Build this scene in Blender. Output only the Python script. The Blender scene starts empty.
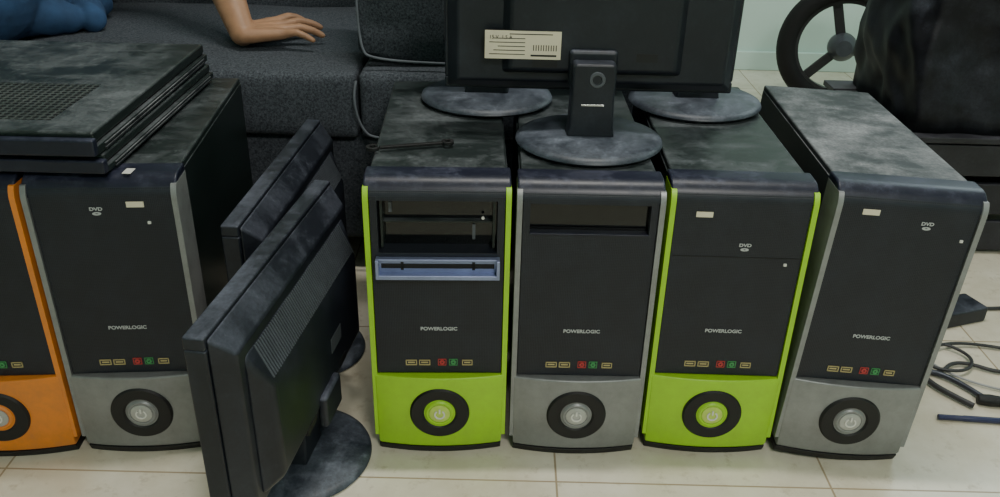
import bpy, bmesh, math, random
from mathutils import Vector, Matrix, noise
random.seed(4)
S=bpy.context.scene
COL=S.collection

# ---------------------------------------------------------------- materials
def newmat(name):
    m=bpy.data.materials.new(name); m.use_nodes=True
    nt=m.node_tree; b=nt.nodes.get('Principled BSDF')
    return m,nt,b
def setc(b,c,r=.5,metal=0.,spec=.5):
    b.inputs['Base Color'].default_value=(*c,1); b.inputs['Roughness'].default_value=r
    b.inputs['Metallic'].default_value=metal; b.inputs['Specular IOR Level'].default_value=spec
def noise_n(nt,scale,detail=4,vec=None,rough=.55):
    n=nt.nodes.new('ShaderNodeTexNoise'); n.inputs['Scale'].default_value=scale
    n.inputs['Detail'].default_value=detail; n.inputs['Roughness'].default_value=rough
    if vec is None:
        tc=nt.nodes.new('ShaderNodeTexCoord'); vec=tc.outputs['Object']
    nt.links.new(vec,n.inputs['Vector']); return n
def ramp(nt,src,p0,p1,c0=(0,0,0,1),c1=(1,1,1,1)):
    r=nt.nodes.new('ShaderNodeValToRGB'); e=r.color_ramp.elements
    e[0].position=p0; e[1].position=p1; e[0].color=c0; e[1].color=c1
    nt.links.new(src,r.inputs['Fac']); return r
def mixc(nt,fac,a,b):
    m=nt.nodes.new('ShaderNodeMix'); m.data_type='RGBA'
    for s,v in ((m.inputs[0],fac),(m.inputs[6],a),(m.inputs[7],b)):
        if isinstance(v,(tuple,float,int)): s.default_value=v if not isinstance(v,tuple) else (*v[:3],1)
        else: nt.links.new(v,s)
    return m.outputs[2]
def math_n(nt,op,a,b=None):
    m=nt.nodes.new('ShaderNodeMath'); m.operation=op
    for s,v in ((m.inputs[0],a),(m.inputs[1],b)):
        if v is None: continue
        if isinstance(v,(int,float)): s.default_value=v
        else: nt.links.new(v,s)
    return m.outputs[0]
def bump(nt,b,src,strength=.2,dist=.002):
    bp=nt.nodes.new('ShaderNodeBump'); bp.inputs['Strength'].default_value=strength
    bp.inputs['Distance'].default_value=dist
    nt.links.new(src,bp.inputs['Height']); nt.links.new(bp.outputs[0],b.inputs['Normal'])
def plain(name,c,r=.5,metal=0.,var=.12,scale=30,bmp=.05):
    m,nt,b=newmat(name); setc(b,c,r,metal)
    n=noise_n(nt,scale); f=ramp(nt,n.outputs[0],.3,.75)
    lo=tuple(x*(1-var) for x in c); hi=tuple(min(1,x*(1+var)) for x in c)
    nt.links.new(mixc(nt,f.outputs[0],lo,hi),b.inputs['Base Color'])
    if bmp: bump(nt,b,n.outputs[0],bmp,.001)
    return m
def dusty(name,base,dust,amount=.7,scale=6,r=.42,fine=220,up=True,lo=.42,hi=.72,side=.06,spec=.4):
    """plastic / painted steel that carries real dust, mostly on the surfaces that face up:
       a thin even film, thicker patches with ragged edges, wiped streaks and specks"""
    m,nt,b=newmat(name); setc(b,base,r,0,spec)
    n=noise_n(nt,scale,10,rough=.75); n2=noise_n(nt,fine,3)
    tc=nt.nodes.new('ShaderNodeTexCoord'); mp=nt.nodes.new('ShaderNodeMapping')
    mp.inputs['Rotation'].default_value=(0,0,.5); mp.inputs['Scale'].default_value=(9,38,9)
    nt.links.new(tc.outputs['Object'],mp.inputs['Vector'])
    n3=noise_n(nt,1,5,mp.outputs[0]); st=ramp(nt,n3.outputs[0],.52,.68)
    n4=noise_n(nt,45,4,rough=.8); sk=ramp(nt,n4.outputs[0],.58,.70)
    f=ramp(nt,n.outputs[0],lo,hi)
    fac=math_n(nt,'ADD',math_n(nt,'MULTIPLY',f.outputs[0],.75),math_n(nt,'MULTIPLY',st.outputs[0],.20))
    fac=math_n(nt,'ADD',fac,math_n(nt,'MULTIPLY',sk.outputs[0],.26))
    fac=math_n(nt,'MULTIPLY',math_n(nt,'ADD',fac,.08),amount)
    fac=math_n(nt,'MULTIPLY',fac,math_n(nt,'ADD',math_n(nt,'MULTIPLY',n2.outputs[0],1.3),.35))
    if up:
        g=nt.nodes.new('ShaderNodeNewGeometry'); sp=nt.nodes.new('ShaderNodeSeparateXYZ')
        nt.links.new(g.outputs['Normal'],sp.inputs[0])
        z=math_n(nt,'MAXIMUM',sp.outputs[2],side)
        fac=math_n(nt,'MULTIPLY',fac,z)
    nt.links.new(mixc(nt,fac,base,dust),b.inputs['Base Color'])
    nt.links.new(math_n(nt,'ADD',math_n(nt,'MULTIPLY',fac,.5),r),b.inputs['Roughness'])
    bump(nt,b,n2.outputs[0],.12,.0006)
    return m
M={}
M['steel']=dusty('painted_steel_dusty',(.006,.012,.011),(.21,.23,.25),.74,6.5,.36,lo=.46,hi=.72)
M['steel_dusty']=dusty('painted_steel_very_dusty',(.012,.016,.019),(.27,.285,.30),1.0,7,.48,lo=.43,hi=.62)
M['cap']=dusty('bezel_cap_plastic',(.006,.008,.019),(.14,.15,.23),.6,14,.34,side=.14,lo=.47)
M['mon']=dusty('monitor_black_plastic',(.006,.008,.013),(.17,.19,.25),.7,9,.42,side=.14,lo=.45,spec=.4)
M['base']=dusty('stand_base_plastic',(.013,.018,.027),(.20,.23,.29),.8,11,.38,lo=.42,hi=.72,spec=.5)
M['gloss']=plain('smoked_gloss_plastic',(.002,.003,.004),.08,0,.1,20,0)
M['black']=plain('matte_black',(.004,.004,.005),.6)
def grimy(name,c,r,metal,grime,amt):
    m,nt,b=newmat(name); setc(b,c,r,metal)
    n=noise_n(nt,22,8,rough=.7); f=ramp(nt,n.outputs[0],.42,.75)
    nt.links.new(mixc(nt,math_n(nt,'MULTIPLY',f.outputs[0],amt),c,grime),b.inputs['Base Color'])
    bump(nt,b,n.outputs[0],.05,.001); return m
M['green']=grimy('lime_green_plastic',(.34,.66,.008),.42,0,(.24,.38,.05),.45)
M['gray']=grimy('silver_gray_plastic',(.26,.27,.275),.40,.35,(.13,.13,.125),.6)
M['orange']=grimy('orange_plastic',(.78,.24,.03),.45,0,(.30,.14,.06),.5)
M['btn_silver']=plain('button_silver',(.42,.43,.42),.3,.4,.1,60,0)
M['btn_lime']=plain('button_lime',(.50,.66,.12),.3,.1,.1,60,0)
M['metal']=plain('zinc_metal',(.26,.30,.48),.38,.6,.1,60,.03)
M['chrome']=plain('brushed_steel',(.55,.55,.56),.25,.95,.1,60,.02)
M['tool']=plain('dark_tool_steel',(.05,.055,.07),.35,.5,.2,60,.02)
M['white']=plain('white_print',(.7,.7,.66),.5,0,.05,30,0)
M['cream']=plain('cream_sticker',(.72,.66,.50),.5,0,.05,30,0)
M['print']=plain('gray_print',(.45,.47,.48),.5,0,.05,30,0)
M['gold']=plain('gold_print',(.45,.38,.18),.4,.2,.1,60,0)
M['red']=plain('red_jack',(.45,.04,.04),.4,0,.1,60,0)
M['grn']=plain('green_jack',(.05,.28,.09),.4,0,.1,60,0)
M['screen']=plain('lcd_screen',(.012,.013,.015),.18,0,.1,10,0)
M['ribs']=plain('rib_plastic',(.075,.085,.10),.4,0,.15,40,.02)
M['rubber']=plain('tyre_rubber',(.004,.004,.005),.8,0,.2,60,.2)
M['pencol']=plain('navy_plastic',(.02,.025,.08),.35,0,.1,60,0)
M['cable']=plain('cable_sheath',(.03,.03,.033),.5,0,.1,60,0)
M['cablew']=plain('white_cable',(.30,.31,.32),.5,0,.1,60,0)
M['skin']=plain('skin',(.36,.195,.11),.5,0,.15,40,.1)
M['shirt']=plain('blue_shirt',(.024,.065,.15),.9,0,.3,25,.3)
M['pants']=plain('blue_trousers',(.022,.05,.13),.85,0,.3,25,.3)
M['hair']=plain('black_hair',(.01,.008,.007),.5,0,.3,80,.4)
M['crate']=dusty('dark_plastic_crate',(.012,.012,.016),(.14,.14,.17),.8,9,.5,side=.3)
def mesh_panel():
    m,nt,b=newmat('fine_mesh_front'); setc(b,(.02,.022,.025),.38,0,.4)
    tc=nt.nodes.new('ShaderNodeTexCoord')
    v=nt.nodes.new('ShaderNodeTexVoronoi'); v.inputs['Scale'].default_value=420; v.inputs['Randomness'].default_value=0
    nt.links.new(tc.outputs['Object'],v.inputs['Vector'])
    f=ramp(nt,v.outputs['Distance'],.25,.5)
    c=mixc(nt,f.outputs[0],(.005,.0065,.011),(.013,.0155,.024))
    n=noise_n(nt,14,7,rough=.7); g=ramp(nt,n.outputs[0],.46,.8)
    c=mixc(nt,math_n(nt,'MULTIPLY',g.outputs[0],.26),c,(.055,.062,.08))
    nt.links.new(c,b.inputs['Base Color'])
    nt.links.new(math_n(nt,'ADD',math_n(nt,'MULTIPLY',g.outputs[0],.25),.40),b.inputs['Roughness'])
    bump(nt,b,f.outputs[0],.3,.0005)
    return m
M['mesh']=mesh_panel()
def perf():
    m,nt,b=newmat('perforated_steel'); setc(b,(.02,.022,.022),.5,0,.4)
    tc=nt.nodes.new('ShaderNodeTexCoord')
    v=nt.nodes.new('ShaderNodeTexVoronoi'); v.inputs['Scale'].default_value=95; v.inputs['Randomness'].default_value=0
    nt.links.new(tc.outputs['Object'],v.inputs['Vector'])
    f=ramp(nt,v.outputs['Distance'],.33,.42)
    n=noise_n(nt,7,6); 
    hi=mixc(nt,ramp(nt,n.outputs[0],.4,.7).outputs[0],(.014,.022,.019),(.085,.095,.09))
    nt.links.new(mixc(nt,f.outputs[0],(.002,.002,.002),hi),b.inputs['Base Color'])
    bump(nt,b,f.outputs[0],.6,.001)
    return m
M['perf']=perf()
def fabric():
    m,nt,b=newmat('tweed_fabric'); setc(b,(.05,.06,.08),.95,0,.2)
    n=noise_n(nt,240,3,rough=.8); n2=noise_n(nt,5,4)
    f=ramp(nt,n.outputs[0],.35,.68)
    c=mixc(nt,f.outputs[0],(.024,.030,.038),(.12,.135,.155))
    c=mixc(nt,math_n(nt,'MULTIPLY',n2.outputs[0],.35),c,(.035,.04,.05))
    nt.links.new(c,b.inputs['Base Color']); bump(nt,b,n.outputs[0],.5,.002); return m
M['fabric']=fabric()
M['piping']=plain('piping',(.11,.125,.145),.8)
def tiles():
    m,nt,b=newmat('floor_tiles'); setc(b,(.6,.55,.42),.24)
    tc=nt.nodes.new('ShaderNodeTexCoord'); mp=nt.nodes.new('ShaderNodeMapping')
    mp.inputs['Location'].default_value=(-.09,-.14,0)
    nt.links.new(tc.outputs['Object'],mp.inputs['Vector'])
    br=nt.nodes.new('ShaderNodeTexBrick'); br.offset=0
    for k,v in (('Scale',1.),('Brick Width',.4),('Row Height',.4),('Mortar Size',.0017),('Mortar Smooth',.2)):
        br.inputs[k].default_value=v
    br.inputs['Color1'].default_value=(1,1,1,1); br.inputs['Color2'].default_value=(.95,.95,.95,1); br.inputs['Mortar'].default_value=(.8,.8,.8,1)
    nt.links.new(mp.outputs[0],br.inputs['Vector'])
    n=noise_n(nt,6,8,rough=.65); f=ramp(nt,n.outputs[0],.38,.68)
    c=mixc(nt,f.outputs[0],(.62,.57,.44),(.78,.74,.62))
    n3=noise_n(nt,35,6,rough=.7); c=mixc(nt,ramp(nt,n3.outputs[0],.56,.78).outputs[0],c,(.44,.38,.27))
    mm=nt.nodes.new('ShaderNodeMix'); mm.data_type='RGBA'; mm.blend_type='MULTIPLY'; mm.inputs[0].default_value=1
    nt.links.new(c,mm.inputs[6]); nt.links.new(br.outputs['Color'],mm.inputs[7])
    c=mixc(nt,br.outputs['Fac'],mm.outputs[2],(.36,.29,.19))
    nt.links.new(c,b.inputs['Base Color'])
    bump(nt,b,math_n(nt,'SUBTRACT',1.,br.outputs['Fac']),.3,.001)
    return m
M['tiles']=tiles()
M['wall']=plain('painted_wall',(.62,.80,.73),.8,0,.06,3,.1)
M['ceil']=plain('ceiling_paint',(.6,.6,.58),.9,0,.05,3,.05)

# ---------------------------------------------------------------- mesh helpers
def empty(name,loc=(0,0,0),rz=0):
    e=bpy.data.objects.new(name,None); COL.objects.link(e); e.location=loc; e.rotation_euler=(0,0,math.radians(rz))
    e.empty_display_size=.05; return e
def finish(name,bm,mat,parent=None,loc=(0,0,0),rot=(0,0,0),bev=0,seg=2,smooth=True,sub=0,ang=38):
    bmesh.ops.recalc_face_normals(bm,faces=bm.faces)
    me=bpy.data.meshes.new(name)
    for f in bm.faces: f.smooth=smooth
    if smooth:
        for e in bm.edges:
            if len(e.link_faces)==2 and e.calc_face_angle(0)>math.radians(ang): e.smooth=False
    bm.to_mesh(me); bm.free()
    o=bpy.data.objects.new(name,me); COL.objects.link(o)
    mats=mat if isinstance(mat,list) else [mat]
    for k in mats: me.materials.append(M[k] if isinstance(k,str) else k)
    o.location=loc; o.rotation_euler=rot
    if parent: o.parent=parent
    if bev:
        b=o.modifiers.new('bevel','BEVEL'); b.width=bev; b.segments=seg; b.limit_method='ANGLE'; b.angle_limit=math.radians(35); b.harden_normals=True
    if sub:
        s=o.modifiers.new('sub','SUBSURF'); s.levels=sub; s.render_levels=sub
    return o
def bx(bm,x0,x1,y0,y1,z0,z1):
    m=Matrix.Translation(((x0+x1)/2,(y0+y1)/2,(z0+z1)/2))@Matrix.Diagonal((x1-x0,y1-y0,z1-z0,1))
    return bmesh.ops.create_cube(bm,size=1,matrix=m)['verts']
def box(name,x0,x1,y0,y1,z0,z1,mat,parent=None,bev=0,seg=2,**k):
    bm=bmesh.new(); bx(bm,x0,x1,y0,y1,z0,z1); return finish(name,bm,mat,parent,bev=bev,seg=seg,**k)
def boxes(name,lst,mat,parent=None,bev=0,**k):
    bm=bmesh.new()
    for l in lst: bx(bm,*l)
    return finish(name,bm,mat,parent,bev=bev,**k)
def extrude_yz(bm,pts,x0,x1):
    a=[bm.verts.new((x0,p[0],p[1])) for p in pts]; b=[bm.verts.new((x1,p[0],p[1])) for p in pts]
    bm.faces.new(a); bm.faces.new(b[::-1]); n=len(pts)
    for i in range(n): bm.faces.new((a[i],b[i],b[(i+1)%n],a[(i+1)%n]))
def lathe(bm,prof,seg=64,M4=Matrix.Identity(4),sy=1.):
    rings=[]
    for r,z in prof:
        if r<1e-6: rings.append([bm.verts.new(M4@Vector((0,0,z)))])
        else: rings.append([bm.verts.new(M4@Vector((r*math.cos(2*math.pi*i/seg),sy*r*math.sin(2*math.pi*i/seg),z))) for i in range(seg)])
    for a,b in zip(rings,rings[1:]):
        for i in range(seg):
            j=(i+1)%seg
            if len(a)==1 and len(b)==1: continue
            if len(a)==1: bm.faces.new((a[0],b[i],b[j]))
            elif len(b)==1: bm.faces.new((a[i],b[0],a[j]))
            else: bm.faces.new((a[i],b[i],b[j],a[j]))
FRONT=Matrix.Rotation(math.radians(90),4,'X')   # lathe axis -> -Y (towards viewer)
def arc(bm,r0,r1,a0,a1,y0,y1,cx,cz,n=24,kz=1.):
    pr=[]
    for i in range(n+1):
        t=math.radians(a0+(a1-a0)*i/n); c,s=math.cos(t),math.sin(t)*kz
        pr.append([bm.verts.new((cx+r*c,y,cz+r*s)) for r,y in ((r0,y0),(r1,y0),(r1,y1),(r0,y1))])
    for p,q in zip(pr,pr[1:]):
        for k in range(4): bm.faces.new((p[k],p[(k+1)%4],q[(k+1)%4],q[k]))
    bm.faces.new(pr[0]); bm.faces.new(pr[-1][::-1])
def text(name,s,size,mat,parent,loc,rot,ext=.0002,sx=1,off=0.):
    c=bpy.data.curves.new(name,'FONT'); c.body=s; c.size=size; c.extrude=ext; c.align_x='CENTER'; c.align_y='CENTER'; c.offset=off
    c.materials.append(M[mat]); o=bpy.data.objects.new(name,c); COL.objects.link(o)
    o.location=loc; o.rotation_euler=rot; o.scale=(sx,1,1); o.parent=parent; return o
def tube(name,pts,r,mat,parent=None,cyc=False):
    c=bpy.data.curves.new(name,'CURVE'); c.dimensions='3D'; c.bevel_depth=r; c.bevel_resolution=3; c.resolution_u=10
    s=c.splines.new('NURBS'); s.points.add(len(pts)-1)
    for p,q in zip(s.points,pts): p.co=(*q,1)
    s.order_u=3; s.use_endpoint_u=True; s.use_cyclic_u=cyc
    c.materials.append(M[mat]); o=bpy.data.objects.new(name,c); COL.objects.link(o); o.parent=parent; return o
UP=math.radians(90)

# ---------------------------------------------------------------- room
box('floor',-2.6,2.6,-1.6,3.2,-.05,0,'tiles',smooth=False)
box('ceiling',-2.6,2.6,-1.6,3.2,2.7,2.75,'ceil',smooth=False)
box('wall_back',-2.6,2.6,3.2,3.26,0,2.7,'wall',smooth=False)
box('wall_left',-2.66,-2.6,-1.6,3.2,0,2.7,'wall',smooth=False)
box('wall_right',2.6,2.66,-1.6,3.2,0,2.7,'wall',smooth=False)
box('wall_front',-2.6,2.6,-1.66,-1.6,0,2.7,'wall',smooth=False)
box('baseboard_back',-2.6,2.6,3.185,3.2,0,.07,'wall',bev=.003)

# ---------------------------------------------------------------- PC tower
H=.44
def yf(z):
    if z<=.412: return 0.
    t=min(1,(z-.412)/(H-.412)); return .026*(1-math.sqrt(max(0,1-t*t)))
def zprof(z0,z1,yb,n=14,off=0.):
    zs=[z0+(z1-z0)*i/n for i in range(n+1)]
    if z1>.412: zs=[z for z in zs if z<.412]+[.412+(z1-.412)*math.sin(math.pi/2*i/10) for i in range(11)]
    return [(yf(z)+off,z) for z in zs]+[(yb,z1),(yb,z0)]
def tower(loc,rz,colr,kind,dusttop=False,stk=(-.05,.397),logo=(.010,.350),dot=(.068,.325),seams=(.334,)):
    e=empty('computer_tower',(loc[0],loc[1],0),rz)
    W=.0965
    st='steel_dusty' if dusttop else 'steel'
    boxes('chassis',[(-.0915,.0915,.034,.455,.014,.4375)],st,e,bev=.003)
    boxes('side_panel',[(-.0935,-.0915,.05,.448,.02,.430),(.0915,.0935,.05,.448,.02,.430)],st,e,bev=.001)
    boxes('rear_panel',[(-.07,.07,.455,.458,.33,.42),(-.075,-.03,.455,.458,.17,.32)],'metal',e,bev=.001)
    boxes('expansion_slots',[(-.01,.075,.455,.458,.04+.02*i,.052+.02*i) for i in range(6)],'chrome',e)
    bm=bmesh.new(); lathe(bm,[(0,0),(.036,0),(.036,.003),(0,.003)],32,Matrix.Translation((0,.461,.375))@FRONT); finish('rear_fan',bm,'black',e)
    bm=bmesh.new(); extrude_yz(bm,zprof(.424,H,.052),-W,W); finish('bezel_cap',bm,'cap',e,bev=.004,seg=3)
    holes={'open':[(.336,.418)],'bay':[(.368,.411)]}.get(kind,[])
    bm=bmesh.new(); z=.141
    for a,b_ in holes:
        extrude_yz(bm,zprof(z,a,.034),-.0885,.0885)
        for s in (-1,1): bx(bm,*sorted((s*.079,s*.0885)),0,.034,a,b_)
        z=b_
    extrude_yz(bm,zprof(z,.426,.034),-.0885,.0885)
    finish('front_panel',bm,'mesh',e,bev=.0018)
    for a,b_ in holes: box('bay_recess',-.079,.079,.014 if kind=='bay' else .028,.034,a,b_,'gloss',e)
    bm=bmesh.new()
    for s in (-1,1):
        x0,x1=sorted((s*.0895,s*.0968)); extrude_yz(bm,zprof(.03,.430,.05,off=-.003),x0,x1)
    finish('side_strips',bm,colr,e,bev=.0025,seg=3)
    bm=bmesh.new(); n=12; rows=[]
    for i in range(n+1):
        x=-.094+.188*i/n; bow=-.010*(1-(x/.094)**2)
        rows.append([bm.verts.new((x*k,y,zz)) for (k,y,zz) in ((1,.034,.139),(1,-.003+bow,.139),(.98,-.004+bow,.02),(.965,.0+bow,.013),(.965,.034,.013))])
    for p,q in zip(rows,rows[1:]):
        for k in range(5): bm.faces.new((p[k],p[(k+1)%5],q[(k+1)%5],q[k]))
    bm.faces.new(rows[0]); bm.faces.new(rows[-1][::-1])
    finish('lower_panel',bm,colr,e,bev=.003,seg=3)
    bm=bmesh.new(); rows=[]
    for i in range(n+1):
        x=-.091+.182*i/n; bow=-.011*(1-(x/.091)**2)
        rows.append([bm.verts.new((x,y,zz)) for (y,zz) in ((.05,.0135),(-.002+bow,.0135),(.004+bow,.0),(.05,.0))])
    for p,q in zip(rows,rows[1:]):
        for k in range(4): bm.faces.new((p[k],p[(k+1)%4],q[(k+1)%4],q[k]))
    bm.faces.new(rows[0]); bm.faces.new(rows[-1][::-1])
    finish('foot',bm,'black',e,bev=.0015)
    boxes('rear_feet',[(-.08,-.055,.40,.43,0,.014),(.055,.08,.40,.43,0,.014)],'black',e)
    T=Matrix.Translation((0,-.011,.078))@FRONT
    bm=bmesh.new(); lathe(bm,[(.043,-.01),(.0435,.002),(.041,.005),(.026,.0045),(.0225,.0015),(.0225,-.004)],64,T); finish('power_ring',bm,'black',e)
    bm=bmesh.new(); lathe(bm,[(.0225,-.003),(.0215,.003),(.019,.005),(.0165,.0045),(.0165,.0035),(0,.0035)],48,T); finish('power_button_rim',bm,colr,e)
    bm=bmesh.new(); lathe(bm,[(.0155,.0030),(.0150,.0048),(.012,.0058),(0,.0062)],48,T); finish('power_button',bm,'btn_lime' if colr=='green' else 'btn_silver',e)
    bm=bmesh.new(); arc(bm,.0058,.0080,125,415,-.0185,-.0165,0,.078); bx(bm,-.0012,.0012,-.0185,-.0165,.080,.0875)
    finish('power_symbol',bm,'white',e)
    bm=bmesh.new()
    for cx,w in ((-.040,.016),(-.021,.016),(.040,.015)):
        z0,z1=.1545,.1635
        for l in ((cx-w/2,cx+w/2,z1-.0013,z1),(cx-w/2,cx+w/2,z0,z0+.0013),(cx-w/2,cx-w/2+.0013,z0,z1),(cx+w/2-.0013,cx+w/2,z0,z1)):
            bx(bm,l[0],l[1],-.0012,.001,l[2],l[3])
        bx(bm,cx-w/2+.003,cx+w/2-.003,-.0006,.001,.1578,.1600)
    finish('usb_ports',bm,'gold',e)
    for cx,m in ((.004,'red'),(.020,'grn')):
        bm=bmesh.new(); arc(bm,.0014,.0038,0,360,-.0015,.001,cx,.1595)
        for l in ((cx-.006,cx+.006,.1640,.165),(cx-.006,cx+.006,.154,.155),(cx-.006,cx-.005,.154,.165),(cx+.005,cx+.006,.154,.165)): bx(bm,l[0],l[1],-.001,.001,l[2],l[3])
        finish('audio_jack',bm,m,e)
    text('badge','POWERLOGIC',.0076,'print',e,(0,-.0005,.216),(UP,0,0),sx=1.05,off=.0002)
    if kind=='dvd':
        bm=bmesh.new()
        for zz in seams: bx(bm,-.086,.086,-.0005,.001,zz,zz+.0009)
        if seams: finish('drive_seam',bm,'black',e)
        else: bm.free()
        x,z=dot; box('drive_button',x-.0022,x+.0022,-.002,.001,z-.002,z+.002,'white',e,bev=.0008)
        x,z=logo; text('disc_logo','DVD',.0066,'print',e,(x,-.0008,z+.003),(UP,0,0),sx=1.2,off=.0002)
        bm=bmesh.new(); arc(bm,.002,.0056,0,360,-.001,.0005,x,z-.0035,kz=.40); finish('disc_mark',bm,'print',e)
        x,z=stk; box('sticker',x-.011,x+.011,-.001,.0005,z-.0038,z+.0038,'cream',e)
    if kind=='bay':
        boxes('bay_lip',[(-.079,.079,-.001,.004,.366,.369)],'cap',e,bev=.0008)
    if kind=='open':
        bm=bmesh.new()
        bx(bm,-.083,.083,-.014,.0,.305,.3075); bx(bm,-.083,.083,-.016,-.013,.303,.309); bx(bm,-.083,.083,-.003,.0,.307,.329)
        bx(bm,-.083,-.0785,-.016,.0,.307,.331); bx(bm,.0785,.083,-.016,.0,.307,.331); bx(bm,-.083,.083,-.009,.0,.3275,.3305)
        finish('drive_bay_plate',bm,'metal',e,bev=.0008)
        boxes('plate_slots',[(-.05,-.046,-.0035,-.002,.312,.324),(.046,.050,-.0035,-.002,.312,.324),(-.076,.076,-.0035,-.002,.3145,.3215)],'black',e)
        boxes('cage_rails',[(-.076,-.073,.008,.03,.34,.414),(.073,.076,.008,.03,.34,.414),(-.076,.076,.018,.028,.373,.375)],'steel',e)
        boxes('cage_clips',[(.046,.050,.024,.028,.345,.368),(-.066,-.062,.024,.028,.385,.400)],'ribs',e)
        bm=bmesh.new(); lathe(bm,[(0,.003),(.002,.003),(.002,0),(.0,0)],16,Matrix.Translation((.060,.02,.38))@FRONT); finish('screw',bm,'white',e)
        box('sticker',.030,.048,.0265,.0275,.404,.410,'cream',e)
    return e
tower((-.713,.972),4.8,'orange','dvd',stk=(.045,.406),logo=(-.007,.397),dot=(-.02,.38),seams=())
tower((-.514,.990),5.,'gray','dvd',stk=(.042,.403),logo=(-.008,.394),dot=(.056,.377),seams=())
tower((-.083,1.006),2.2,'green','open')
tower((.1175,1.008),.7,'gray','bay')
tower((.3190,1.018),-.7,'green','dvd')
t6=tower((.5300,1.006),-1.2,'gray','dvd',True,stk=(-.05,.406),logo=(.026,.392),dot=(.076,.374),seams=())
# the right hand case leans a little to the right, standing on its right hand feet
LE=math.radians(2.3)
t6.rotation_euler=(0,LE,math.radians(-2.0)); t6.location.x-=.015; t6.location.z=.090*math.sin(LE)

# ---------------------------------------------------------------- monitors
def frustum(bm,x0,x1,z0,z1,y0,X0,X1,Z0,Z1,y1):
    a=[bm.verts.new(p) for p in ((x0,y0,z0),(x1,y0,z0),(x1,y0,z1),(x0,y0,z1))]
    b=[bm.verts.new(p) for p in ((X0,y1,Z0),(X1,y1,Z0),(X1,y1,Z1),(X0,y1,Z1))]
    bm.faces.new(a[::-1]); bm.faces.new(b)
    for i in range(4): bm.faces.new((a[i],a[(i+1)%4],b[(i+1)%4],b[i]))
def monitor(loc,rz,w,h,zb,rb,boff=0.,tilt=0,label=False,ribs=True,ntop=.38,nw=1.):
    """local: screen faces -Y, back +Y; zb = underside of panel above the surface"""
    e=empty('computer_monitor',loc,rz); hw=w/2
    p=empty('panel',(0,0,zb)); p.parent=e; p.rotation_euler=(math.radians(tilt),0,0)
    bm=bmesh.new(); b=.017
    for l in ((-hw,hw,0,b),(-hw,hw,h-b,h),(-hw,-hw+b,b,h-b),(hw-b,hw,b,h-b)): bx(bm,l[0],l[1],-.012,.014,l[2],l[3])
    finish('bezel',bm,'mon',p,bev=.003)
    box('screen',-hw+b-.002,hw-b+.002,-.007,.010,b-.002,h-b+.002,'screen',p)
    bm=bmesh.new(); frustum(bm,-hw+.003,hw-.003,.003,h-.003,.014,-hw+.02,hw-.02,.02,h-.030,.040); finish('back_shell',bm,'mon',p,bev=.004,seg=3)
    if ribs:
        Z1=h*.66
        bm=bmesh.new(); frustum(bm,-hw*.86,hw*.86,.03,h-.040,.038,-hw*.76,hw*.76,.05,Z1,.064); finish('back_housing',bm,'mon',p,bev=.008,seg=4)
        bm=bmesh.new(); n=int((w*.74)/.0055); zt=h-.040
        for i in range(n):
            x=-w*.37+i*.0055
            q=lambda t,o:(.038+(.064-.038)*t+o, zt+(Z1-zt)*t+o*.6)
            extrude_yz(bm,[q(.10,.0012),q(.86,.0012),q(.86,-.003),q(.10,-.003)],x,x+.0026)
        finish('vent_ribs',bm,'ribs',p)
        boxes('rating_label',[(-.075,-.03,.0635,.0644,.10,.124)],'ribs',p)
        hy=.060
    else:
        bm=bmesh.new(); frustum(bm,-hw*.62,hw*.62,.030,h*.72,.035,-hw*.55,hw*.55,.040,h*.66,.056); finish('back_housing',bm,'mon',p,bev=.005,seg=3); hy=.052
    boxes('input_sockets',[(-.09,-.06,hy-.002,hy+.0045,.055,.067),(.05,.085,hy-.002,hy+.0045,.045,.055)],'black',p)
    if label:
        lx,lz=.018,-.002
        boxes('rating_label',[(.028+lx,.134+lx,.0555,.0570,.058+lz,.097+lz)],'cream',p)
        L=[]
        for i in range(5): L.append((.078,.128-.006*(i%3),.0568,.0573,.064+.0055*i,.0650+.0055*i))
        L+= [(.034,.070,.0568,.0573,.062,.0645)]+[(.034+.0035*i,.0352+.0035*i,.0568,.0573,.070,.078) for i in range(10)]+[(.04,.10,.0568,.0573,.0920,.0932)]
        boxes('label_print',[(a+lx,b_+lx,c,d,f+lz,g+lz) for a,b_,c,d,f,g in L],'black',p)
        text('label_text','15 V  1.5 A',.007,'black',p,(.112+lx,.0575,.088+lz),(UP,0,math.pi))
    box('hinge',-.034,.034,hy,hy+.014,h*.06,h*.24,'mon',p,bev=.006,seg=3)
    bm=bmesh.new()
    y0=hy+.008+boff; top=zb+h*ntop
    a=[(-.036*nw,y0-.006),(.036*nw,y0-.006),(.034*nw,y0+.022),(-.034*nw,y0+.022)]
    frs=[(1.05,.012),(.96,.028),(.92,top*.55),(.92,top-.006),(.84,top)]
    rows=[[bm.verts.new((x*s,y,z)) for x,y in a] for s,z in frs]
    for q,r in zip(rows,rows[1:]):
        for k in range(4): bm.faces.new((q[k],q[(k+1)%4],r[(k+1)%4],r[k]))
    bm.faces.new(rows[0][::-1]); bm.faces.new(rows[-1])
    finish('neck',bm,'mon',e,bev=.004,seg=3)
    boxes('neck_emblem',[(-.016,.016,y0+.0215,y0+.0228,top*.50,top*.50+.003)],'chrome',e,bev=.0006)
    bm=bmesh.new(); lathe(bm,[(0,-.001),(.006,-.001),(.007,.003),(.0105,.003),(.0115,0)],28,Matrix.Translation((-.004,y0+.0215,top*.82))@Matrix.Rotation(-UP,4,'X')); finish('cable_hole',bm,'ribs',e)
    bm=bmesh.new(); lathe(bm,[(0,0),(rb*.97,0),(rb,.003),(rb*.985,.007),(rb*.90,.0105),(rb*.5,.014),(0,.0155)],80,Matrix.Translation((0,y0,0)),.97); finish('stand_base',bm,'base',e,ang=60)
    return e
# standing between the towers
monitor((-.304,.985,0),-96.9,.446,.285,.068,.108,boff=-.054)
monitor((-.360,1.262,0),-93,.45,.285,.068,.093,boff=-.035)
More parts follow.
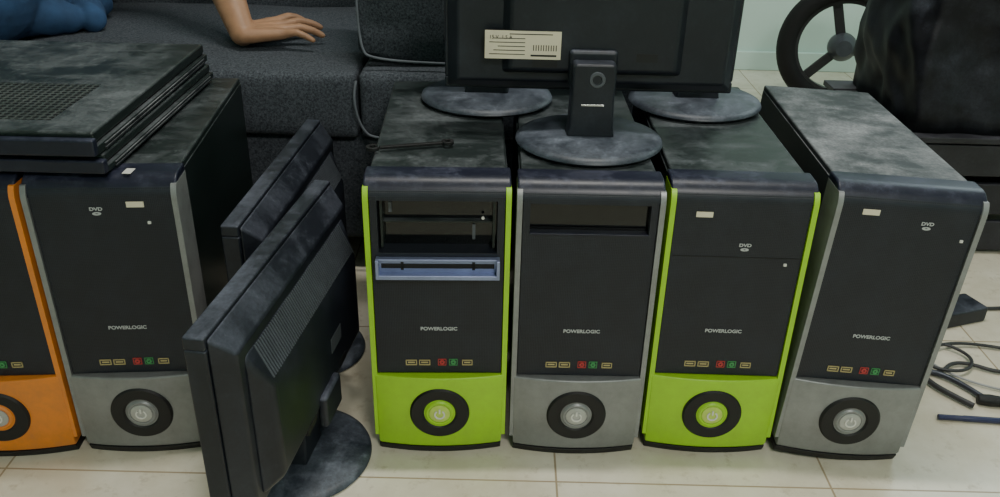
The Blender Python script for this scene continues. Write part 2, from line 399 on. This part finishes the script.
# on top of the towers
T=.4415
monitor((.124,1.235,T),180,.422,.30,.058,.106,boff=.010,label=True,ribs=False,ntop=.20,nw=.95)
monitor((-.028,1.42,T),180,.36,.28,.175,.108,ribs=False)
monitor((.314,1.42,T),180,.36,.28,.175,.108,ribs=False)

# ---------------------------------------------------------------- stacked slim cases (left)
def slim(x0,x1,y0,y1,z0,z1,rz):
    cx,cy=(x0+x1)/2,(y0+y1)/2; e=empty('slim_computer_case',(cx,cy,z0),rz); hx,hy,h=(x1-x0)/2,(y1-y0)/2,z1-z0
    boxes('lower_tray',[(-hx,hx,-hy,hy,.003,h*.45)],'steel',e,bev=.0015)
    boxes('lid',[(-hx+.004,hx-.004,-hy+.003,hy,h*.5,h)],'steel',e,bev=.004)
    boxes('seam',[(-hx+.006,hx-.006,-hy+.006,hy-.004,h*.44,h*.52)],'black',e)
    boxes('front_lip',[(-hx,hx,-hy-.010,-hy+.003,.003,h*.8)],'cap',e,bev=.003)
    boxes('side_ridges',[(hx-.001,hx+.002,-hy+.02,hy-.02,h*.12,h*.2),(hx-.001,hx+.002,-hy+.02,hy-.02,h*.28,h*.36)],'steel_dusty',e)
    boxes('feet',[(sx*hx*.8-.01,sx*hx*.8+.01,sy*hy*.8-.01,sy*hy*.8+.01,0,.004) for sx in(-1,1) for sy in (-1,1)],'black',e)
    return e,hx,hy,h
e,hx,hy,h=slim(-.95,-.500,1.000,1.43,.4415,.468,0)
e,hx,hy,h=slim(-.955,-.506,.988,1.432,.4685,.500,.6)
boxes('vent_grille',[(-hx+.03,hx-.075,-hy+.045,-hy+.20,h-.0005,h+.0004)],'perf',e)
box('paper_sticker',-.487,-.476,1.005,1.022,.4405,.4412,'white')

# ---------------------------------------------------------------- sofa
sf=empty('sofa',(0,0,0))
def cushion(name,x0,x1,y0,y1,z0,z1,parent,puff=.012,bev=.03,loc=None,rot=(0,0,0)):
    bm=bmesh.new(); 
    cx,cy,cz=(x0+x1)/2,(y0+y1)/2,(z0+z1)/2
    bx(bm,x0-cx,x1-cx,y0-cy,y1-cy,z0-cz,z1-cz)
    bmesh.ops.subdivide_edges(bm,edges=bm.edges[:],cuts=9,use_grid_fill=True)
    hx,hy,hz=(x1-x0)/2,(y1-y0)/2,(z1-z0)/2
    for v in bm.verts:
        a,b_,c=v.co.x/hx,v.co.y/hy,v.co.z/hz
        f=lambda q:(1-q**4)
        if abs(c)>.99: v.co.z+=math.copysign(puff*f(a)*f(b_),c)
        if abs(b_)>.99: v.co.y+=math.copysign(puff*.6*f(a)*f(c),b_)
        n=noise.noise(v.co*7+Vector((cx,cy,cz)))*.006; v.co.z+=n
    o=finish(name,bm,'fabric',parent,loc=loc or (cx,cy,cz),rot=rot,smooth=True,ang=80)
    b=o.modifiers.new('bevel','BEVEL'); b.width=bev; b.segments=4; b.limit_method='ANGLE'; b.angle_limit=math.radians(60)
    return o
SX=((-1.60,-.98),(-.975,-.275),(-.27,.16))
for i,(a,b_) in enumerate(SX):
    cushion('seat_cushion_%d'%(i+1),a,b_,1.535,2.12,.30,.425,sf)
    cushion('back_cushion_%d'%(i+1),a,b_,2.10,2.28,.41,.82,sf)
box('frame',-1.61,.17,1.56,2.38,.07,.30,'fabric',sf,bev=.015)
box('back_frame',-1.61,.17,2.28,2.40,.28,.80,'fabric',sf,bev=.03,seg=4)
cushion('arm_left',-1.80,-1.61,1.54,2.39,.07,.60,sf)
cushion('arm_right',.17,.31,1.62,2.39,.07,.56,sf)
boxes('legs',[(x,x+.05,y,y+.05,0,.075) for x in (-1.76,.23) for y in (1.66,2.3)],'black',sf,bev=.004)
cushion('loose_cushion',-.27,.24,1.56,1.68,.435,.83,sf,puff=.03,bev=.03,loc=(-.02,1.66,.640),rot=(math.radians(-8),0,0))
tube('loose_cushion_piping',[(-.268,1.60,.80),(-.272,1.575,.62),(-.268,1.555,.47),(-.245,1.55,.447),(-.02,1.548,.443),(.22,1.55,.447)],.0025,'piping',sf)
tube('seat_piping',[(-.272,1.525,.415),(-.278,1.512,.39),(-.268,1.515,.33),(-.24,1.52,.30),(-.05,1.525,.298)],.0025,'piping',sf)

# ---------------------------------------------------------------- person (seated on sofa, hand resting on the seat)
segs=[] # p0,r0,p1,r1,label
def seg(p0,r0,p1,r1,l): segs.append((Vector(p0),r0,Vector(p1),r1,l))
pel=Vector((-1.06,1.95,.535)); 
for dx in (-.075,0,.075): seg(pel+Vector((dx,0,0)),.105,pel+Vector((dx*.8+.03,.0,.24)),.10,'shirt')
for dx in (-.10,0,.10): seg(pel+Vector((dx*.6+.03,0,.24)),.10,pel+Vector((dx+.07,.0,.42)),.098,'shirt')
sh=pel+Vector((.07,0,.47)); rs=sh+Vector((.175,-.02,-.01)); ls=sh+Vector((-.165,-.02,0))
seg(sh+Vector((-.12,0,-.01)),.065,rs-Vector((.05,0,0)),.065,'shirt')
seg(sh,.055,sh+Vector((.01,-.01,.11)),.052,'skin')
el=Vector((-.640,1.83,.70)); wr=Vector((-.514,1.664,.464))
mid=rs.lerp(el,.62)
seg(rs,.058,mid,.050,'shirt'); seg(mid,.044,el,.040,'skin')
f1=el.lerp(wr,.35); seg(el,.040,f1,.042,'skin'); seg(f1,.042,wr,.025,'skin')
el2=ls+Vector((-.07,-.10,-.26)); wr2=Vector((-1.25,1.62,.64)); seg(ls,.056,el2,.045,'shirt'); seg(el2,.043,wr2,.027,'skin')
for hx_,kx in ((-.09,-1.24),(.075,-1.05)):
    hip=pel+Vector((hx_,-.02,-.02)); kn=Vector((kx,1.46,.515)); an=Vector((kx-.01,1.38,.085))
    hm=hip.lerp(kn,.55)
    seg(hip,.097,hm,.088,'shirt'); seg(hm,.080,kn,.062,'pants'); seg(kn,.062,kn.lerp(an,.35)+Vector((0,.012,0)),.060,'pants'); seg(kn.lerp(an,.35)+Vector((0,.012,0)),.060,an,.042,'pants')
    seg(an+Vector((0,.03,-.045)),.036,an+Vector((0,-.10,-.055)),.034,'skin'); seg(an+Vector((0,-.10,-.055)),.034,an+Vector((0,-.15,-.06)),.024,'skin'); seg(an,.040,an+Vector((0,.02,-.04)),.036,'skin')
seg((-.93,1.88,.475),.045,(-.86,1.78,.458),.026,'shirt'); seg((-1.00,1.80,.50),.07,(-.91,1.88,.48),.05,'shirt'); seg((-.98,1.74,.485),.055,(-.90,1.76,.462),.032,'shirt')
def hand(w,fwd,side,up,spread=1.):
    fs=[(.038,.074,.0084,.30),(.013,.083,.0088,.10),(-.013,.077,.0084,-.12),(-.037,.060,.0074,-.36)]
    for s0,L,r,sp in fs:
        kn=w+fwd*.083+side*s0*1.05+up*.008-fwd*abs(s0-.012)*.25
        seg(w+side*s0*.42-up*.001,.016,kn,.0115,'skin')
        d=(fwd+side*sp*1.4*spread).normalized()
        a=kn+d*L*.45+up*.006; b_=a+(d-up*.28).normalized()*L*.32; c=b_+(d-up*.5).normalized()*L*.27
        seg(kn,.0108,a,r,'skin'); seg(a,r,b_,r*.93,'skin'); seg(b_,r*.93,c,r*.78,'skin')
    t0=w+side*.018+fwd*.012; t1=w+side*.052+fwd*.045-up*.004; t2=t1+(side*.75+fwd*.65).normalized()*.034; t3=t2+(side*.45+fwd).normalized()*.026
    seg(t0,.018,t1,.0135,'skin'); seg(t1,.0125,t2,.0105,'skin'); seg(t2,.0105,t3,.0085,'skin')
fw=Vector((.88,.46,-.05)).normalized(); up=Vector((0,-.12,1)).normalized(); sd=Vector((-.46,.88,.08)).normalized()
hand(wr,fw,sd,up,1.25)
hand(wr2,Vector((.3,-.9,-.25)).normalized(),Vector((.95,.3,0)).normalized(),Vector((0,0,1)),.7)
hc=sh+Vector((.02,-.03,.235))
bm=bmesh.new()
def capsule(bm,p0,r0,p1,r1):
    d=p1-p0; L=d.length
    q=d.to_track_quat('Z','Y').to_matrix().to_4x4() if L>1e-5 else Matrix.Identity(4)
    bmesh.ops.create_icosphere(bm,subdivisions=3,radius=r0,matrix=Matrix.Translation(p0))
    bmesh.ops.create_icosphere(bm,subdivisions=3,radius=r1,matrix=Matrix.Translation(p1))
    if L>1e-5: bmesh.ops.create_cone(bm,cap_ends=True,segments=24,radius1=r0,radius2=r1,depth=L,matrix=Matrix.Translation((p0+p1)/2)@q)
for p0,r0,p1,r1,l in segs: capsule(bm,p0,r0,p1,r1)
def ell(c,s): bmesh.ops.create_icosphere(bm,subdivisions=3,radius=1,matrix=Matrix.Translation(c)@Matrix.Diagonal((*s,1)))
ell(hc,(.075,.092,.100)); ell(hc+Vector((0,-.02,-.055)),(.055,.068,.062))
ell(hc+Vector((0,-.096,-.012)),(.012,.018,.022)); ell(hc+Vector((0,-.086,-.052)),(.024,.010,.008))
for s in(-1,1): ell(hc+Vector((s*.077,.005,-.01)),(.010,.018,.030)); ell(hc+Vector((s*.03,-.078,.022)),(.022,.012,.006))
me=bpy.data.meshes.new('t'); bm.to_mesh(me); bm.free()
tmp=bpy.data.objects.new('t',me); COL.objects.link(tmp)
r=tmp.modifiers.new('r','REMESH'); r.mode='VOXEL'; r.voxel_size=.0038
s=tmp.modifiers.new('s','SMOOTH'); s.factor=.5; s.iterations=2
dg=bpy.context.evaluated_depsgraph_get(); me2=bpy.data.meshes.new_from_object(tmp.evaluated_get(dg)); bpy.data.objects.remove(tmp)
pe=empty('seated_person',(0,0,0))
body=bpy.data.objects.new('body',me2); COL.objects.link(body); body.parent=pe
me2.materials.clear()
for k in ('skin','shirt','pants','hair'): me2.materials.append(M[k])
def dseg(p,s):
    a,ra,b_,rb,l=s; d=b_-a; t=max(0,min(1,(p-a).dot(d)/max(1e-9,d.length_squared))); return (p-a-d*t).length-(ra+(rb-ra)*t)
idx={'skin':0,'shirt':1,'pants':2}
for pol in me2.polygons:
    c=pol.center; pol.use_smooth=True
    if c.z>sh.z+.11:
        q=c-hc; pol.material_index=3 if (q.z>.045 and q.y>-.075) or (q.y>.02 and q.z>-.05 and abs(q.x)<.078) or q.z>.07 else 0
        continue
    b_=min(segs,key=lambda s_:dseg(c,s_)); pol.material_index=idx[b_[4]]
# cloth folds on the clothed faces only
cl_v=set()
for pol in me2.polygons:
    if pol.material_index in (1,2): cl_v.update(pol.vertices)
nrm={i:me2.vertices[i].normal.copy() for i in cl_v}
for i in cl_v:
    v=me2.vertices[i]; k=v.co
    v.co=k+nrm[i]*(.010*(1-2*abs(noise.noise(Vector((k.x*13,k.y*13,k.z*7)))))-.006)
bm=bmesh.new()
for s_ in(-1,1): bmesh.ops.create_uvsphere(bm,u_segments=16,v_segments=10,radius=.0125,matrix=Matrix.Translation(hc+Vector((s_*.03,-.080,.005))))
finish('eyes',bm,'white',pe)
bm=bmesh.new()
for s_ in(-1,1): bmesh.ops.create_uvsphere(bm,u_segments=16,v_segments=10,radius=.006,matrix=Matrix.Translation(hc+Vector((s_*.03,-.0885,.005))))
finish('pupils',bm,'hair',pe)

# ---------------------------------------------------------------- right background
wh=empty('scooter_wheel',(1.085,2.74,.205)); wh.rotation_euler=(math.radians(-5),0,math.radians(-12))
bm=bmesh.new(); lathe(bm,[(.145,-.02),(.155,-.034),(.178,-.036),(.198,-.018),(.203,0),(.198,.018),(.178,.036),(.155,.034),(.145,.02),(.145,-.02)],72,FRONT); finish('tyre',bm,'rubber',wh,ang=50)
bm=bmesh.new(); lathe(bm,[(.136,-.018),(.148,-.020),(.150,0),(.148,.020),(.136,.018),(.136,-.018)],64,FRONT); finish('rim',bm,'cable',wh)
bm=bmesh.new(); lathe(bm,[(0,-.045),(.025,-.045),(.034,-.03),(.045,-.01),(.045,.01),(.034,.03),(.025,.045),(0,.045)],32,FRONT); finish('hub',bm,'ribs',wh)
bm=bmesh.new()
for i in range(3):
    t=2*math.pi*i/3+.25; m=Matrix.Rotation(t,4,'Y')@Matrix.Translation((.09,0,0))@Matrix.Diagonal((.11,.016,.030,1)); bmesh.ops.create_cube(bm,size=1,matrix=m)
finish('spokes',bm,'cable',wh,bev=.005)

cr=empty('plastic_crate',(.05,0,0))
L=[]
for i in range(3): L+= [(.76,1.30,1.70,1.715,.01+.088*i,.08+.088*i),(.76,1.30,2.085,2.10,.01+.088*i,.08+.088*i),(.76,.775,1.70,2.10,.01+.088*i,.08+.088*i),(1.285,1.30,1.70,2.10,.01+.088*i,.08+.088*i)]
L+=[(.775,.81,1.715,1.75,0,.262),(1.25,1.285,1.715,1.75,0,.262),(.775,.81,2.05,2.085,0,.262),(1.25,1.285,2.05,2.085,0,.262)]
L+=[(.755,1.305,1.69+.085*i,1.765+.085*i,.262,.275) for i in range(5)]
boxes('slats',L,'crate',cr,bev=.002)
bg=empty('black_bag',(.085,0,0))
bm=bmesh.new(); bmesh.ops.create_cube(bm,size=1)
bmesh.ops.subdivide_edges(bm,edges=bm.edges[:],cuts=39,use_grid_fill=True)
for v in bm.verts:
    c=v.co*2; n=c.normalized()
    q=c.lerp(n*1.15,.38)
    tz=(c.z+1)/2
    v.co=Vector((q.x*(.285-.02*tz),q.y*(.21-.05*tz),q.z*.25))
    k=Vector(v.co)*6
    fold=abs(noise.noise(Vector((k.x*1.6,k.y*1.6,k.z*.7))))
    v.co+=n*(.024*noise.noise(k)-.030*fold+.008*noise.noise(k*3.7+Vector((3,1,2))))
    if c.z<-.98: v.co.z=-.25
    v.co+=Vector((1.03,1.90,.527))
finish('bag_body',bm,dusty('dusty_nylon',(.003,.003,.005),(.13,.15,.20),.9,7,.55,lo=.44,hi=.64,side=.15,spec=.25),bg,ang=180)
tube('bag_zip',[(.80,1.80,.705),(.95,1.72,.71),(1.10,1.72,.71),(1.25,1.80,.70)],.005,'cable',bg)

# ---------------------------------------------------------------- small things
wrn=empty('wrench',(-.128,1.125,T),16)
bm=bmesh.new(); bx(bm,-.045,.045,-.0035,.0035,0,.004)
def flat_ring(r0,r1,a0,a1,cx):
    n0=len(bm.verts); arc(bm,r0,r1,a0,a1,0,.005,0,0,20); bm.verts.ensure_lookup_table()
    for v in bm.verts[n0:]:
        x,y,z=v.co; v.co=(x+cx,z,y)
flat_ring(.005,.010,40,330,-.054); flat_ring(.004,.009,0,360,.052)
finish('wrench_body',bm,'black',wrn,bev=.0008)

pli=empty('pliers',(.74,1.235,.0),35)
boxes('jaws',[(-.006,.006,.0,.045,.002,.012)],'chrome',pli,bev=.003)
tube('handle_1',[(0,0,.008),(.016,-.02,.008),(.024,-.06,.008),(.018,-.11,.007)],.0050,'tool',pli)
tube('handle_2',[(0,0,.008),(-.016,-.02,.008),(-.024,-.06,.008),(-.018,-.11,.007)],.0050,'cable',pli)
scw=empty('screwdriver',(.80,1.15,.010),80)
bm=bmesh.new(); lathe(bm,[(0,0),(.008,.002),(.010,.02),(.008,.05),(.0095,.075),(.005,.085),(.0025,.088),(.0025,.16),(.001,.165),(0,.165)],20,FRONT); finish('screwdriver_body',bm,['black'],scw)
pen=empty('pen',(.715,1.105,.006),86)
bm=bmesh.new(); lathe(bm,[(0,0),(.0045,.002),(.0045,.04),(.005,.042),(.005,.11),(.0035,.125),(.0008,.14),(0,.14)],20,FRONT); finish('pen_body',bm,'pencol',pen)
cb=empty('power_cable',(0,0,0))
tube('wire_1',[(.70,1.36,.005),(.74,1.30,.005),(.71,1.25,.006),(.77,1.22,.005),(.82,1.27,.008),(.90,1.22,.005),(1.0,1.25,.005)],.0035,'cable',cb)
tube('wire_2',[(.68,1.42,.005),(.76,1.36,.006),(.80,1.30,.01),(.76,1.26,.006),(.84,1.18,.005),(.95,1.16,.005)],.002,'cablew',cb)
tube('wire_3',[(.72,1.50,.005),(.80,1.45,.005),(.86,1.52,.006),(.92,1.44,.005),(1.02,1.46,.005)],.0035,'cable',cb)
tube('wire_4',[(.74,1.27,.005),(.80,1.33,.012),(.86,1.28,.008),(.82,1.22,.012),(.75,1.24,.010),(.78,1.30,.014),(.88,1.33,.006),(.96,1.30,.005)],.003,'cable',cb)
pb=empty('power_adapter',(.88,1.42,0),20)
boxes('adapter_body',[(-.06,.06,-.03,.03,0,.032)],'mon',pb,bev=.004)

# ---------------------------------------------------------------- lights
def area(name,loc,rot,sx,sy,p,c):
    l=bpy.data.lights.new(name,'AREA'); l.shape='RECTANGLE'; l.size=sx; l.size_y=sy; l.energy=p; l.color=c
    o=bpy.data.objects.new(name,l); COL.objects.link(o); o.location=loc; o.rotation_euler=rot; return o
cl=empty('ceiling_lamp',(0,0,0))
box('housing',-.35,.85,1.20,1.30,2.66,2.70,'ceil',cl,bev=.004)
area('ceiling_lamp_light',(.25,1.25,2.64),(0,0,0),1.0,.08,33,(1,.97,.90)).parent=cl
area('cool_rear_fill',(1.9,2.5,1.9),(math.radians(60),0,math.radians(125)),.9,.9,14,(.78,.95,1.0))  # added cool fill from the right rear, the walls have no window
area('camera_side_fill',(.6,-.9,2.2),(math.radians(32),0,0),.5,.35,31,(1,.97,.91))  # added fill behind the camera to lift the tower fronts, no lamp there
w=bpy.data.worlds.new('World'); S.world=w; w.use_nodes=True; w.node_tree.nodes['Background'].inputs[0].default_value=(.5,.6,.7,1); w.node_tree.nodes['Background'].inputs[1].default_value=.1

# ---------------------------------------------------------------- camera
cd=bpy.data.cameras.new('camera'); cd.sensor_width=36; cd.lens=30.6; cd.clip_start=.02
cam=bpy.data.objects.new('camera',cd); COL.objects.link(cam)
cam.matrix_world=Matrix.Translation((0,0,.869))@Matrix.Rotation(math.radians(62.5),4,'X')@Matrix.Rotation(math.radians(1.4),4,'Z')
S.camera=cam
